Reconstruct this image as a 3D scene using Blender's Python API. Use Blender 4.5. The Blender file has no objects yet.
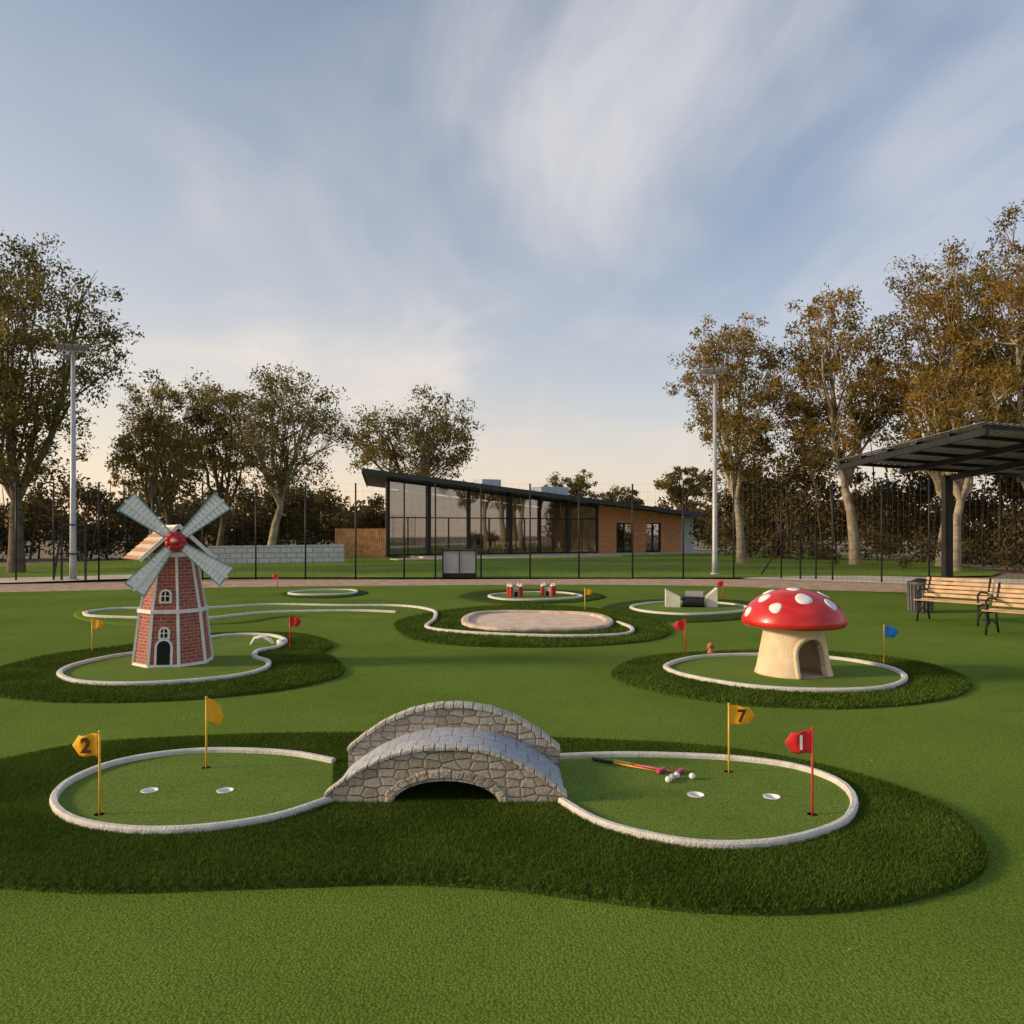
import bpy, bmesh, math, random
import numpy as np
from mathutils import Vector, Matrix
from mathutils.geometry import tessellate_polygon
random.seed(3); rng=np.random.default_rng(7)
scene=bpy.context.scene
COL=scene.collection

# ---------------------------------------------------------------- helpers
def N(nt,t,**k):
    n=nt.nodes.new(t)
    for a,b in k.items(): setattr(n,a,b)
    return n
def newmat(name):
    m=bpy.data.materials.new(name); m.use_nodes=True
    nt=m.node_tree; b=nt.nodes['Principled BSDF']
    return m,nt,b
def ramp(nt,stops):
    r=N(nt,'ShaderNodeValToRGB'); e=r.color_ramp.elements
    while len(e)<len(stops): e.new(.5)
    for i,(p,c) in enumerate(stops):
        e[i].position=p; e[i].color=(*c,1)
    return r
def mat(name,c,rough=.7,var=.15,scale=8,bump=0,bscale=60,metal=0,spec=.3,coat=0):
    m,nt,b=newmat(name)
    tc=N(nt,'ShaderNodeTexCoord')
    nz=N(nt,'ShaderNodeTexNoise'); nz.inputs['Scale'].default_value=scale; nz.inputs['Detail'].default_value=4
    nt.links.new(tc.outputs['Object'],nz.inputs['Vector'])
    lo=tuple(max(0,x*(1-var)) for x in c); hi=tuple(min(1,x*(1+var)) for x in c)
    r=ramp(nt,[(.3,lo),(.7,hi)])
    nt.links.new(nz.outputs[0],r.inputs[0]); nt.links.new(r.outputs[0],b.inputs['Base Color'])
    b.inputs['Roughness'].default_value=rough; b.inputs['Metallic'].default_value=metal
    b.inputs['Specular IOR Level'].default_value=spec
    b.inputs['Coat Weight'].default_value=coat
    if bump:
        n2=N(nt,'ShaderNodeTexNoise'); n2.inputs['Scale'].default_value=bscale; n2.inputs['Detail'].default_value=3
        nt.links.new(tc.outputs['Object'],n2.inputs['Vector'])
        bp=N(nt,'ShaderNodeBump'); bp.inputs['Strength'].default_value=bump; bp.inputs['Distance'].default_value=.02
        nt.links.new(n2.outputs[0],bp.inputs['Height']); nt.links.new(bp.outputs[0],b.inputs['Normal'])
    return m
def empty(name,loc=(0,0,0),rz=0):
    o=bpy.data.objects.new(name,None); COL.objects.link(o); o.location=loc; o.rotation_euler=(0,0,rz); o.empty_display_size=.3
    return o
def add_uv(me):
    if len(me.loops)==0: return
    uv=me.uv_layers.new(name='UVMap')
    co=me.vertices
    for p in me.polygons:
        nr=p.normal
        if abs(nr.z)>.75: t=Vector((1,0,0)); w=Vector((0,1,0))
        else:
            t=Vector((-nr.y,nr.x,0)); t.normalize(); w=Vector((0,0,1))
        for li in p.loop_indices:
            c=co[me.loops[li].vertex_index].co
            uv.data[li].uv=(c.dot(t),c.dot(w))
def mk(name,v,f,m,parent=None,smooth=False,uv=False,loc=None,rot=None):
    me=bpy.data.meshes.new(name); me.from_pydata([tuple(x) for x in v],[],f); me.update()
    if smooth:
        for p in me.polygons: p.use_smooth=True
    if uv: add_uv(me)
    me.materials.append(m)
    o=bpy.data.objects.new(name,me); COL.objects.link(o)
    if parent: o.parent=parent
    if loc is not None: o.location=loc
    if rot is not None: o.rotation_euler=rot
    return o
def fast(name,V,F,m,parent=None,k=4):
    me=bpy.data.meshes.new(name)
    V=np.asarray(V,dtype=np.float32); F=np.asarray(F,dtype=np.int32)
    me.vertices.add(len(V)); me.vertices.foreach_set('co',V.ravel())
    me.loops.add(F.size); me.loops.foreach_set('vertex_index',F.ravel())
    me.polygons.add(len(F)); me.polygons.foreach_set('loop_start',np.arange(0,F.size,k,dtype=np.int32))
    try: me.polygons.foreach_set('loop_total',np.full(len(F),k,dtype=np.int32))
    except Exception: pass
    me.update(calc_edges=True); me.materials.append(m)
    o=bpy.data.objects.new(name,me); COL.objects.link(o)
    if parent: o.parent=parent
    return o
class B:
    def __init__(s): s.v=[]; s.f=[]
    def add(s,v,f):
        n=len(s.v); s.v+= [tuple(x) for x in v]; s.f+=[tuple(i+n for i in q) for q in f]; return s
    def box(s,c,d,M=None):
        x,y,z=[t/2 for t in d]
        v=[Vector((sx*x,sy*y,sz*z)) for sx in(-1,1) for sy in(-1,1) for sz in(-1,1)]
        if M is not None: v=[M@p for p in v]
        v=[p+Vector(c) for p in v]
        return s.add(v,[(0,1,3,2),(4,6,7,5),(0,4,5,1),(2,3,7,6),(0,2,6,4),(1,5,7,3)])
    def bar(s,a,b,w,h=None,up=(0,0,1)):
        a=Vector(a); b=Vector(b); h=h or w; d=(b-a); L=d.length; d.normalize()
        u=Vector(up)
        if abs(d.dot(u))>.95: u=Vector((0,1,0))
        x=d.cross(u).normalized(); y=x.cross(d)
        M=Matrix((x,d,y)).transposed()
        return s.box((a+b)/2,(w,L,h),M)
    def tube(s,pts,rad,n=8,cap=True):
        pts=[Vector(p) for p in pts]; R=rad if hasattr(rad,'__len__') else [rad]*len(pts)
        v=[];f=[]; px=None
        for i,p in enumerate(pts):
            d=(pts[min(i+1,len(pts)-1)]-pts[max(i-1,0)]).normalized()
            if px is None: px=d.orthogonal().normalized()
            else:
                px=px-d*px.dot(d); px.normalize()
            y=d.cross(px)
            for k in range(n):
                a=2*math.pi*k/n; v.append(p+(px*math.cos(a)+y*math.sin(a))*R[i])
        for i in range(len(pts)-1):
            for k in range(n):
                f.append((i*n+k,i*n+(k+1)%n,(i+1)*n+(k+1)%n,(i+1)*n+k))
        if cap: f+= [tuple(range(n))[::-1],tuple((len(pts)-1)*n+k for k in range(n))]
        return s.add(v,f)
    def lathe(s,prof,n=32,c=(0,0,0)):
        v=[];f=[]
        for r,z in prof:
            for k in range(n):
                a=2*math.pi*k/n; v.append((c[0]+r*math.cos(a),c[1]+r*math.sin(a),c[2]+z))
        for i in range(len(prof)-1):
            for k in range(n): f.append((i*n+k,i*n+(k+1)%n,(i+1)*n+(k+1)%n,(i+1)*n+k))
        return s.add(v,f)
    def out(s,name,m,parent=None,smooth=False,uv=False,**k):
        return mk(name,s.v,s.f,m,parent,smooth,uv,**k)
def bevel(o,w=.01,seg=2):
    b=o.modifiers.new('bevel','BEVEL'); b.width=w; b.segments=seg; b.limit_method='ANGLE'
    return o
def catmull(P,n=10,closed=True):
    P=[Vector((p[0],p[1])) for p in P]; L=len(P); out=[]
    rngi=range(L) if closed else range(L-1)
    for i in rngi:
        g=(lambda k:P[k%L]) if closed else (lambda k:P[max(0,min(L-1,k))])
        a,b,c,d=g(i-1),g(i),g(i+1),g(i+2)
        for j in range(n):
            t=j/n
            out.append(.5*((2*b)+(c-a)*t+(2*a-5*b+4*c-d)*t*t+(3*b-a-3*c+d)*t**3))
    if not closed: out.append(P[-1])
    return out
def resample(P,step,closed):
    A=np.array([[p[0],p[1]] for p in P]); 
    if closed: A=np.vstack([A,A[:1]])
    s=np.r_[0,np.cumsum(np.hypot(*np.diff(A,axis=0).T))]; n=max(8,int(s[-1]/step))
    t=np.linspace(0,s[-1],n+1)
    R=np.c_[np.interp(t,s,A[:,0]),np.interp(t,s,A[:,1])]
    return R[:-1] if closed else R
def ccw(A):
    x,y=A[:,0],A[:,1]
    return A if (x*np.roll(y,-1)-y*np.roll(x,-1)).sum()>0 else A[::-1]
def inset(A,d):
    T=np.roll(A,-1,0)-np.roll(A,1,0); T/=np.linalg.norm(T,axis=1)[:,None]+1e-9
    return A+np.c_[-T[:,1],T[:,0]]*d
RINGS=[(0,-.01),(.012,.025),(.04,.048),(.10,.062),(.22,.07)]
def circ(c,n=24): return [(c[0]+c[2]*math.cos(2*math.pi*k/n),c[1]+c[2]*math.sin(2*math.pi*k/n)) for k in range(n)]
def mound(name,P,h,m,parent,step=.08,n=10,cups=()):
    A=ccw(resample(catmull(P,n),step,True)); v=[];f=[]; K=len(A)
    for o,z in RINGS:
        Q=inset(A,o)
        for q in Q: v.append((q[0],q[1],z*h/.07))
    for r in range(len(RINGS)-1):
        for k in range(K): f.append((r*K+k,r*K+(k+1)%K,(r+1)*K+(k+1)%K,(r+1)*K+k))
    base=(len(RINGS)-1)*K
    loops=[[Vector(v[base+k]) for k in range(K)]]
    for c in cups:
        l=[Vector((x,y,h)) for x,y in circ(c)]; loops.append(l[::-1]); v+= [tuple(q) for q in l[::-1]]
    for t in tessellate_polygon(loops): f.append(tuple(base+i for i in t))
    o=mk(name,v,f,m,parent)
    for p in o.data.polygons:
        if p.normal.z<0: p.flip()
    for p in o.data.polygons: p.use_smooth=True
    return A
def sheet(name,P,z,m,parent=None,cups=()):
    loops=[[Vector((p[0],p[1],z)) for p in P]]
    for c in cups: loops.append([Vector((x,y,z)) for x,y in circ(c)][::-1])
    V=[q for l in loops for q in l]
    f=[]
    for a,b,c in tessellate_polygon(loops):
        n=(V[b]-V[a]).cross(V[c]-V[a]).z
        f.append((a,b,c) if n>0 else (a,c,b))
    return mk(name,V,f,m,parent)
def kerb(name,A,z,m,parent,closed=True,w=.05,h=.04):
    prof=[(-w/2,-.01),(-w/2,h*.7),(-w/2*.6,h),(w/2*.6,h),(w/2,h*.7),(w/2,-.01)]
    T=(np.roll(A,-1,0)-np.roll(A,1,0)) if closed else np.gradient(A,axis=0)
    T/=np.linalg.norm(T,axis=1)[:,None]+1e-9
    Nn=np.c_[-T[:,1],T[:,0]]; K=len(A); v=[];f=[]; q=len(prof)
    for i in range(K):
        wb=1+.06*math.sin(i*1.7)*math.sin(i*.43)
        for o,zz in prof: v.append((A[i,0]+Nn[i,0]*o*wb,A[i,1]+Nn[i,1]*o*wb,z+zz))
    for i in range(K if closed else K-1):
        j=(i+1)%K
        for k in range(q-1): f.append((i*q+k,i*q+k+1,j*q+k+1,j*q+k))
    if not closed: f+=[tuple(range(q)),tuple((K-1)*q+k for k in range(q))[::-1]]
    return mk(name,v,f,m,parent,smooth=False)
def inside(P,A):
    x,y=P[:,0],P[:,1]; r=np.zeros(len(P),bool); K=len(A)
    for i in range(K):
        x1,y1=A[i]; x2,y2=A[(i+1)%K]
        if y1==y2: continue
        c=((y1>y)!=(y2>y))&(x<(x2-x1)*(y-y1)/(y2-y1)+x1); r^=c
    return r
def blades(name,A,holes,h,dens,bw,bh,m,parent):
    A=A[::2] if len(A)>300 else A
    lo=A.min(0); hi=A.max(0); n=int((hi-lo).prod()*dens)
    P=lo+rng.random((n,2))*(hi-lo); P=P[inside(P,A)]
    for H in holes: P=P[~inside(P,H)]
    d=np.full(len(P),9.)
    for a in A: d=np.minimum(d,np.hypot(P[:,0]-a[0],P[:,1]-a[1]))
    z=np.interp(d,[r[0] for r in RINGS],[r[1]*h/.07 for r in RINGS])
    n=len(P); a=rng.random(n)*2*np.pi; hh=bh*(.6+.8*rng.random(n)); ww=bw*(.6+.8*rng.random(n))
    lean=rng.normal(0,.55,(n,2))*hh[:,None]
    V=np.zeros((n,3,3)); 
    V[:,0,0]=P[:,0]-np.cos(a)*ww/2; V[:,0,1]=P[:,1]-np.sin(a)*ww/2; V[:,0,2]=z-.003
    V[:,1,0]=P[:,0]+np.cos(a)*ww/2; V[:,1,1]=P[:,1]+np.sin(a)*ww/2; V[:,1,2]=z-.003
    V[:,2,0]=P[:,0]+lean[:,0]; V[:,2,1]=P[:,1]+lean[:,1]; V[:,2,2]=z+hh
    return fast(name,V.reshape(-1,3),np.arange(n*3).reshape(-1,3),m,parent,3)

# ---------------------------------------------------------------- materials
def turf_mat(name,c1,c2,big=.35,cell=42,bs=.5,dist=.012,pat=.8):
    m,nt,b=newmat(name); L=nt.links.new
    tc=N(nt,'ShaderNodeTexCoord')
    n1=N(nt,'ShaderNodeTexNoise'); n1.inputs['Scale'].default_value=big; n1.inputs['Detail'].default_value=5; n1.inputs['Roughness'].default_value=.65
    L(tc.outputs['Object'],n1.inputs['Vector'])
    r1=ramp(nt,[(.32,c1),(.68,c2)]); L(n1.outputs[0],r1.inputs[0])
    vo=N(nt,'ShaderNodeTexVoronoi'); vo.inputs['Scale'].default_value=cell; vo.inputs['Randomness'].default_value=.75
    L(tc.outputs['Object'],vo.inputs['Vector'])
    r2=ramp(nt,[(.0,(1.35,1.35,1.3)),(.45,(.95,.95,.95)),(.75,(.5,.52,.5))]); L(vo.outputs['Distance'],r2.inputs[0])
    n3=N(nt,'ShaderNodeTexNoise'); n3.inputs['Scale'].default_value=130; n3.inputs['Detail'].default_value=3
    L(tc.outputs['Object'],n3.inputs['Vector'])
    r3=ramp(nt,[(.3,(.6,.6,.58)),(.7,(1.38,1.38,1.3))]); L(n3.outputs[0],r3.inputs[0])
    mx=N(nt,'ShaderNodeMix',data_type='RGBA',blend_type='MULTIPLY'); mx.inputs[0].default_value=pat
    L(r1.outputs[0],mx.inputs[6]); L(r2.outputs[0],mx.inputs[7])
    mx2=N(nt,'ShaderNodeMix',data_type='RGBA',blend_type='MULTIPLY'); mx2.inputs[0].default_value=.85
    L(mx.outputs[2],mx2.inputs[6]); L(r3.outputs[0],mx2.inputs[7])
    L(mx2.outputs[2],b.inputs['Base Color'])
    b.inputs['Roughness'].default_value=.95; b.inputs['Specular IOR Level'].default_value=.05
    sb=N(nt,'ShaderNodeMath',operation='SUBTRACT'); sb.inputs[0].default_value=1; L(vo.outputs['Distance'],sb.inputs[1])
    ad=N(nt,'ShaderNodeMath',operation='MULTIPLY_ADD'); L(n3.outputs[0],ad.inputs[0]); ad.inputs[1].default_value=1.4; L(sb.outputs[0],ad.inputs[2])
    bp=N(nt,'ShaderNodeBump'); bp.inputs['Strength'].default_value=bs; bp.inputs['Distance'].default_value=dist
    L(ad.outputs[0],bp.inputs['Height']); L(bp.outputs[0],b.inputs['Normal'])
    return m
M_turf=turf_mat('artificial_turf',(.112,.178,.022),(.165,.240,.036),pat=.6,cell=58,bs=.55,dist=.010)
M_green=turf_mat('putting_turf',(.135,.205,.034),(.172,.250,.048),big=1.2,cell=95,bs=.3,dist=.006)
M_rough=turf_mat('rough_turf',(.045,.080,.012),(.07,.115,.018),big=1.5,cell=55,bs=.8,dist=.015)
M_lawn=turf_mat('lawn_grass',(.15,.24,.035),(.26,.34,.06),big=.25,cell=12,bs=.4,dist=.03)
def leaf_mat(name,stops,trans=.3,scale=.45):
    m=bpy.data.materials.new(name); m.use_nodes=True; nt=m.node_tree; L=nt.links.new
    nt.nodes.remove(nt.nodes['Principled BSDF'])
    ge=N(nt,'ShaderNodeNewGeometry')
    n1=N(nt,'ShaderNodeTexNoise'); n1.inputs['Scale'].default_value=scale; n1.inputs['Detail'].default_value=2
    L(ge.outputs['Position'],n1.inputs['Vector'])
    ad=N(nt,'ShaderNodeMath',operation='MULTIPLY_ADD'); L(ge.outputs['Random Per Island'],ad.inputs[0]); ad.inputs[1].default_value=.42
    sc=N(nt,'ShaderNodeMath',operation='SUBTRACT'); L(n1.outputs[0],sc.inputs[0]); sc.inputs[1].default_value=.2
    L(sc.outputs[0],ad.inputs[2])
    r=ramp(nt,stops); L(ad.outputs[0],r.inputs[0])
    b=N(nt,'ShaderNodeBsdfDiffuse'); L(r.outputs[0],b.inputs[0])
    tr=N(nt,'ShaderNodeBsdfTranslucent'); L(r.outputs[0],tr.inputs[0])
    mx=N(nt,'ShaderNodeMixShader'); mx.inputs[0].default_value=trans
    L(b.outputs[0],mx.inputs[1]); L(tr.outputs[0],mx.inputs[2]); L(mx.outputs[0],nt.nodes['Material Output'].inputs[0])
    return m
M_blade=leaf_mat('rough_grass_blades',[(.1,(.046,.080,.010)),(.45,(.074,.120,.016)),(.8,(.120,.175,.028))],.2,1.5)
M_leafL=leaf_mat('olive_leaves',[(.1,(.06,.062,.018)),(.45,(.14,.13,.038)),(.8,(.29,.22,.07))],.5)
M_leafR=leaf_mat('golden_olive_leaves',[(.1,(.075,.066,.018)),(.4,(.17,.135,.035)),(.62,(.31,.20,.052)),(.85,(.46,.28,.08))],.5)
M_leafB=leaf_mat('hazed_shrub_leaves',[(.1,(.045,.040,.018)),(.5,(.105,.085,.038)),(.85,(.20,.15,.065))],.35,.3)  # leaf tones lightened and warmed: distance haze painted into the belt colour
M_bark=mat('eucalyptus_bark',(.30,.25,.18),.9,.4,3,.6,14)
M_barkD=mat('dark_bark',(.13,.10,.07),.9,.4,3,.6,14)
M_kerb=mat('kerb_concrete',(.64,.61,.55),.85,.14,9,.5,70)
M_sand=mat('bunker_sand',(.70,.54,.40),.95,.15,4,.35,30)
M_coping=mat('coping_stone',(.46,.44,.40),.85,.22,14,.6,50)
M_white=mat('white_paint',(.78,.77,.74),.5,.06,12)
M_black=mat('black_metal',(.018,.018,.019),.5,.3,6)
M_steel=mat('galvanised_pole',(.46,.47,.48),.45,.12,3,metal=.3)
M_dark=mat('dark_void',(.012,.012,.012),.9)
M_red=mat('red_flag_cloth',(.68,.03,.035),.7,.1,10)
M_yel=mat('orange_flag_cloth',(.92,.44,.02),.7,.1,10)
M_blue=mat('blue_flag_cloth',(.02,.26,.72),.7,.1,10)
M_ypole=mat('yellow_pole_paint',(.76,.44,.04),.4,.1,10)
M_rpole=mat('red_pole_paint',(.58,.04,.03),.4,.1,10)
M_digit=mat('dark_print',(.10,.035,.015),.7)
M_digitw=mat('white_print',(.8,.8,.78),.7)
M_earth=mat('dry_earth',(.24,.18,.11),.95,.4,.6,.5,5)
M_path=mat('gravel_path',(.60,.51,.40),.95,.2,1.5,.5,20)
M_mulch=mat('bark_mulch',(.44,.31,.21),.95,.35,3,1,14)
M_wood=mat('bench_timber',(.52,.34,.19),.55,.3,6,.2,40)

def masonry(name,bw,bh,c1,c2,mort,msize=.008,bump=.6,off=.5,dist=.01,rough=.85):
    m,nt,b=newmat(name); L=nt.links.new
    tc=N(nt,'ShaderNodeTexCoord'); src=tc.outputs['UV']
    br=N(nt,'ShaderNodeTexBrick'); L(src,br.inputs['Vector']); br.offset=off
    br.inputs['Scale'].default_value=1; br.inputs['Brick Width'].default_value=bw; br.inputs['Row Height'].default_value=bh
    br.inputs['Mortar Size'].default_value=msize; br.inputs['Mortar Smooth'].default_value=.3
    br.inputs['Color1'].default_value=(*c1,1); br.inputs['Color2'].default_value=(*c2,1); br.inputs['Mortar'].default_value=(*mort,1)
    nz=N(nt,'ShaderNodeTexNoise'); nz.inputs['Scale'].default_value=22; nz.inputs['Detail'].default_value=4; L(tc.outputs['UV'],nz.inputs['Vector'])
    r=ramp(nt,[(.3,(.65,.65,.65)),(.7,(1.2,1.2,1.2))]); L(nz.outputs[0],r.inputs[0])
    mx=N(nt,'ShaderNodeMix',data_type='RGBA',blend_type='MULTIPLY'); mx.inputs[0].default_value=.8
    L(br.outputs[0],mx.inputs[6]); L(r.outputs[0],mx.inputs[7]); L(mx.outputs[2],b.inputs['Base Color'])
    iv=N(nt,'ShaderNodeMath',operation='MULTIPLY_ADD'); L(br.outputs['Fac'],iv.inputs[0]); iv.inputs[1].default_value=-1
    L(nz.outputs[0],iv.inputs[2])
    bp=N(nt,'ShaderNodeBump'); bp.inputs['Strength'].default_value=bump; bp.inputs['Distance'].default_value=dist
    L(iv.outputs[0],bp.inputs['Height']); L(bp.outputs[0],b.inputs['Normal']); b.inputs['Roughness'].default_value=rough
    return m
M_brickW=masonry('windmill_red_brick',.12,.045,(.42,.10,.065),(.29,.07,.048),(.44,.33,.27),.005)
M_brickB=masonry('building_brick',.5,.16,(.72,.31,.12),(.58,.23,.09),(.44,.32,.2),.015)
M_block=masonry('grey_block',.6,.3,(.76,.75,.73),(.64,.64,.64),(.4,.4,.4),.03)
M_slab=masonry('deck_slabs',.16,.5,(.42,.44,.48),(.35,.37,.41),(.18,.18,.19),.004,.4)
def fieldstone(name,sx=9.5,sz=17):
    m,nt,b=newmat(name); L=nt.links.new
    tc=N(nt,'ShaderNodeTexCoord'); mp=N(nt,'ShaderNodeMapping'); L(tc.outputs['UV'],mp.inputs[0]); mp.inputs['Scale'].default_value=(sx,sz,1)
    v=N(nt,'ShaderNodeTexVoronoi',feature='DISTANCE_TO_EDGE',voronoi_dimensions='2D'); v.inputs['Scale'].default_value=1; v.inputs['Randomness'].default_value=.55
    v2=N(nt,'ShaderNodeTexVoronoi',voronoi_dimensions='2D'); v2.inputs['Scale'].default_value=1; v2.inputs['Randomness'].default_value=.55
    L(mp.outputs[0],v.inputs['Vector']); L(mp.outputs[0],v2.inputs['Vector'])
    sp=N(nt,'ShaderNodeSeparateColor'); L(v2.outputs['Color'],sp.inputs[0])
    r=ramp(nt,[(0,(.32,.27,.20)),(.35,(.42,.36,.28)),(.7,(.50,.44,.36)),(1,(.38,.35,.31))]); L(sp.outputs[0],r.inputs[0])
    e=ramp(nt,[(.012,(.45,.44,.42)),(.05,(1,1,1))]); L(v.outputs['Distance'],e.inputs[0])
    nz=N(nt,'ShaderNodeTexNoise'); nz.inputs['Scale'].default_value=40; nz.inputs['Detail'].default_value=4; L(tc.outputs['UV'],nz.inputs['Vector'])
    rr=ramp(nt,[(.3,(.72,.72,.72)),(.7,(1.2,1.2,1.2))]); L(nz.outputs[0],rr.inputs[0])
    m1=N(nt,'ShaderNodeMix',data_type='RGBA',blend_type='MULTIPLY'); m1.inputs[0].default_value=1
    m2=N(nt,'ShaderNodeMix',data_type='RGBA',blend_type='MULTIPLY'); m2.inputs[0].default_value=1
    L(r.outputs[0],m1.inputs[6]); L(e.outputs[0],m1.inputs[7]); L(m1.outputs[2],m2.inputs[6]); L(rr.outputs[0],m2.inputs[7])
    L(m2.outputs[2],b.inputs['Base Color']); b.inputs['Roughness'].default_value=.9
    mr=N(nt,'ShaderNodeMapRange'); mr.inputs['From Max'].default_value=.12; L(v.outputs['Distance'],mr.inputs[0])
    ad=N(nt,'ShaderNodeMath',operation='MULTIPLY_ADD'); L(nz.outputs[0],ad.inputs[0]); ad.inputs[1].default_value=.4; L(mr.outputs[0],ad.inputs[2])
    bp=N(nt,'ShaderNodeBump'); bp.inputs['Strength'].default_value=.9; bp.inputs['Distance'].default_value=.010
    L(ad.outputs[0],bp.inputs['Height']); L(bp.outputs[0],b.inputs['Normal'])
    return m
M_stone=fieldstone('fieldstone')
def glass_mat():
    m,nt,b=newmat('window_glass'); L=nt.links.new
    g=N(nt,'ShaderNodeBsdfGlossy'); g.inputs['Roughness'].default_value=.02; g.inputs[0].default_value=(.85,.86,.86,1)
    t=N(nt,'ShaderNodeBsdfTransparent'); t.inputs[0].default_value=(.75,.77,.77,1)
    mx=N(nt,'ShaderNodeMixShader'); mx.inputs[0].default_value=.36
    L(t.outputs[0],mx.inputs[1]); L(g.outputs[0],mx.inputs[2]); L(mx.outputs[0],nt.nodes['Material Output'].inputs[0])
    return m
M_glass=glass_mat()

# ---------------------------------------------------------------- ground
mk('ground',[(-900,-60,-.07),(900,-60,-.07),(900,1500,-.07),(-900,1500,-.07)],[(0,1,2,3)],M_earth)
turf=catmull([(-40,-12),(40,-12),(34,12),(22,19),(15,22.2),(11,24.5),(7,27),(2,27.8),(-4,27.3),(-9,26.6),(-15,24.6),(-22,23),(-40,20)],6)
CUPS=[(-2.54,5.61,.054),(-2.01,5.61,.054),(1.27,5.52,.054),(1.78,5.48,.054)]; FC=[(-2.65,5.14,.034),(-2.35,6.15,.034),(1.64,6.05,.034),(1.93,5.14,.034)]
sheet('artificial_turf_ground',turf,.004,M_turf,None,CUPS+FC)
mul=catmull([(-22,22.5),(-12,25),(-4,26.5),(3,27),(8,26),(14,23.5),(20,21),(26,24),(18,27.5),(10,30.6),(3,31.2),(-5,30.6),(-11,30),(-20,27)],6)
sheet('mulch_border',mul,-.004,M_mulch)
lawn=[(-26,31.8),(-10,32.2),(4,32),(13,32.6),(22,36),(26,62),(17,75),(-10,60),(-24,52)]
sheet('lawn',catmull(lawn,4),.0,M_lawn)
pathp=[(-60,28.5),(-24,26.5),(-19,28.2),(-15.5,30.6),(-13,33),(-16,34),(-19,32),(-26,31),(-60,33)]
sheet('gravel_path',catmull(pathp,5),.012,M_path)
pathr=[(9,31.5),(12.5,29),(17,26.2),(26,22),(60,18),(60,23),(28,27.5),(19,31),(14,33)]
sheet('gravel_path',catmull(pathr,5),.012,M_path)
n=170; P=np.c_[rng.uniform(-9,10,n),rng.uniform(2.6,24,n),np.full(n,.012)]; a=rng.random(n)*6.28; s=rng.uniform(.005,.011,n)
V=np.stack([P+np.c_[np.cos(a)*s*1.6,np.sin(a)*s*1.6,np.full(n,.004)],P+np.c_[-np.sin(a)*s,np.cos(a)*s,np.zeros(n)],P-np.c_[np.cos(a)*s*1.6,np.sin(a)*s*1.6,-np.full(n,.006)],P+np.c_[np.sin(a)*s,-np.cos(a)*s,np.zeros(n)]],1)
fast('fallen_leaves',V.reshape(-1,3),np.arange(4*n).reshape(-1,4),mat('dry_leaf',(.42,.30,.10),.8,.4,.8))

# ---------------------------------------------------------------- greens
front=empty('mini_golf_hole')
P_front=[(-4.6,4.75),(-4.8,5.3),(-4.6,6.0),(-4.14,6.47),(-3.68,6.97),(-2.81,7.20),(-1.94,7.31),(-0.57,7.31),(0.43,7.14),(1.62,6.91),(2.27,6.52),(2.69,6.01),(2.92,5.39),(2.81,4.75),(2.50,4.32),(1.96,4.04),(1.41,3.93),(0.93,3.95),(0.45,4.06),(-0.06,4.20),(-0.60,4.26),(-1.12,4.23),(-1.63,4.19),(-2.14,4.16),(-2.70,4.22),(-3.48,4.37),(-4.2,4.5)]
A=mound('rough_turf_mound',P_front,.07,M_rough,front,cups=CUPS+FC)
KL=[(-1.40,6.28),(-1.76,6.48),(-2.15,6.57),(-2.56,6.57),(-2.91,6.42),(-3.13,6.15),(-3.19,5.74),(-3.07,5.36),(-2.80,5.05),(-2.47,4.88),(-2.12,4.83),(-1.78,4.90),(-1.47,5.08),(-1.22,5.40)]
KR=[(.36,6.40),(.87,6.46),(1.43,6.42),(1.88,6.31),(2.20,6.10),(2.35,5.76),(2.30,5.38),(2.09,5.01),(1.79,4.77),(1.46,4.63),(1.09,4.62),(.77,4.77),(.52,5.0),(.33,5.36)]
kl=resample(catmull(KL,10,False),.04,False); kr=resample(catmull(KR,10,False),.04,False)
sheet('putting_surface',kl,.074,M_green,front,CUPS[:2]+FC[:2]); sheet('putting_surface',kr,.074,M_green,front,CUPS[2:]+FC[2:])
kerb('kerb_edging',kl,.07,M_kerb,front,False); kerb('kerb_edging',kr,.07,M_kerb,front,False)
brd=np.array([(-1.2,5.40),(.34,5.40),(.38,6.2),(-1.2,6.2)])
blades('rough_grass',A,[kl,kr,brd],.07,20000,.006,.017,M_blade,front)
for i,(x,y,r_) in enumerate(CUPS+FC):
    wh=i<4
    B().lathe([(.0,.03),(.047,.03),(.049,.073),(.052,.0775),(.058,.0775),(.059,.070)] if wh else [(0,.0),(.0335,.0),(.0335,.0745)],28,(x,y,0)).out('hole_cup',M_white if wh else M_dark,front,True)

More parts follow.
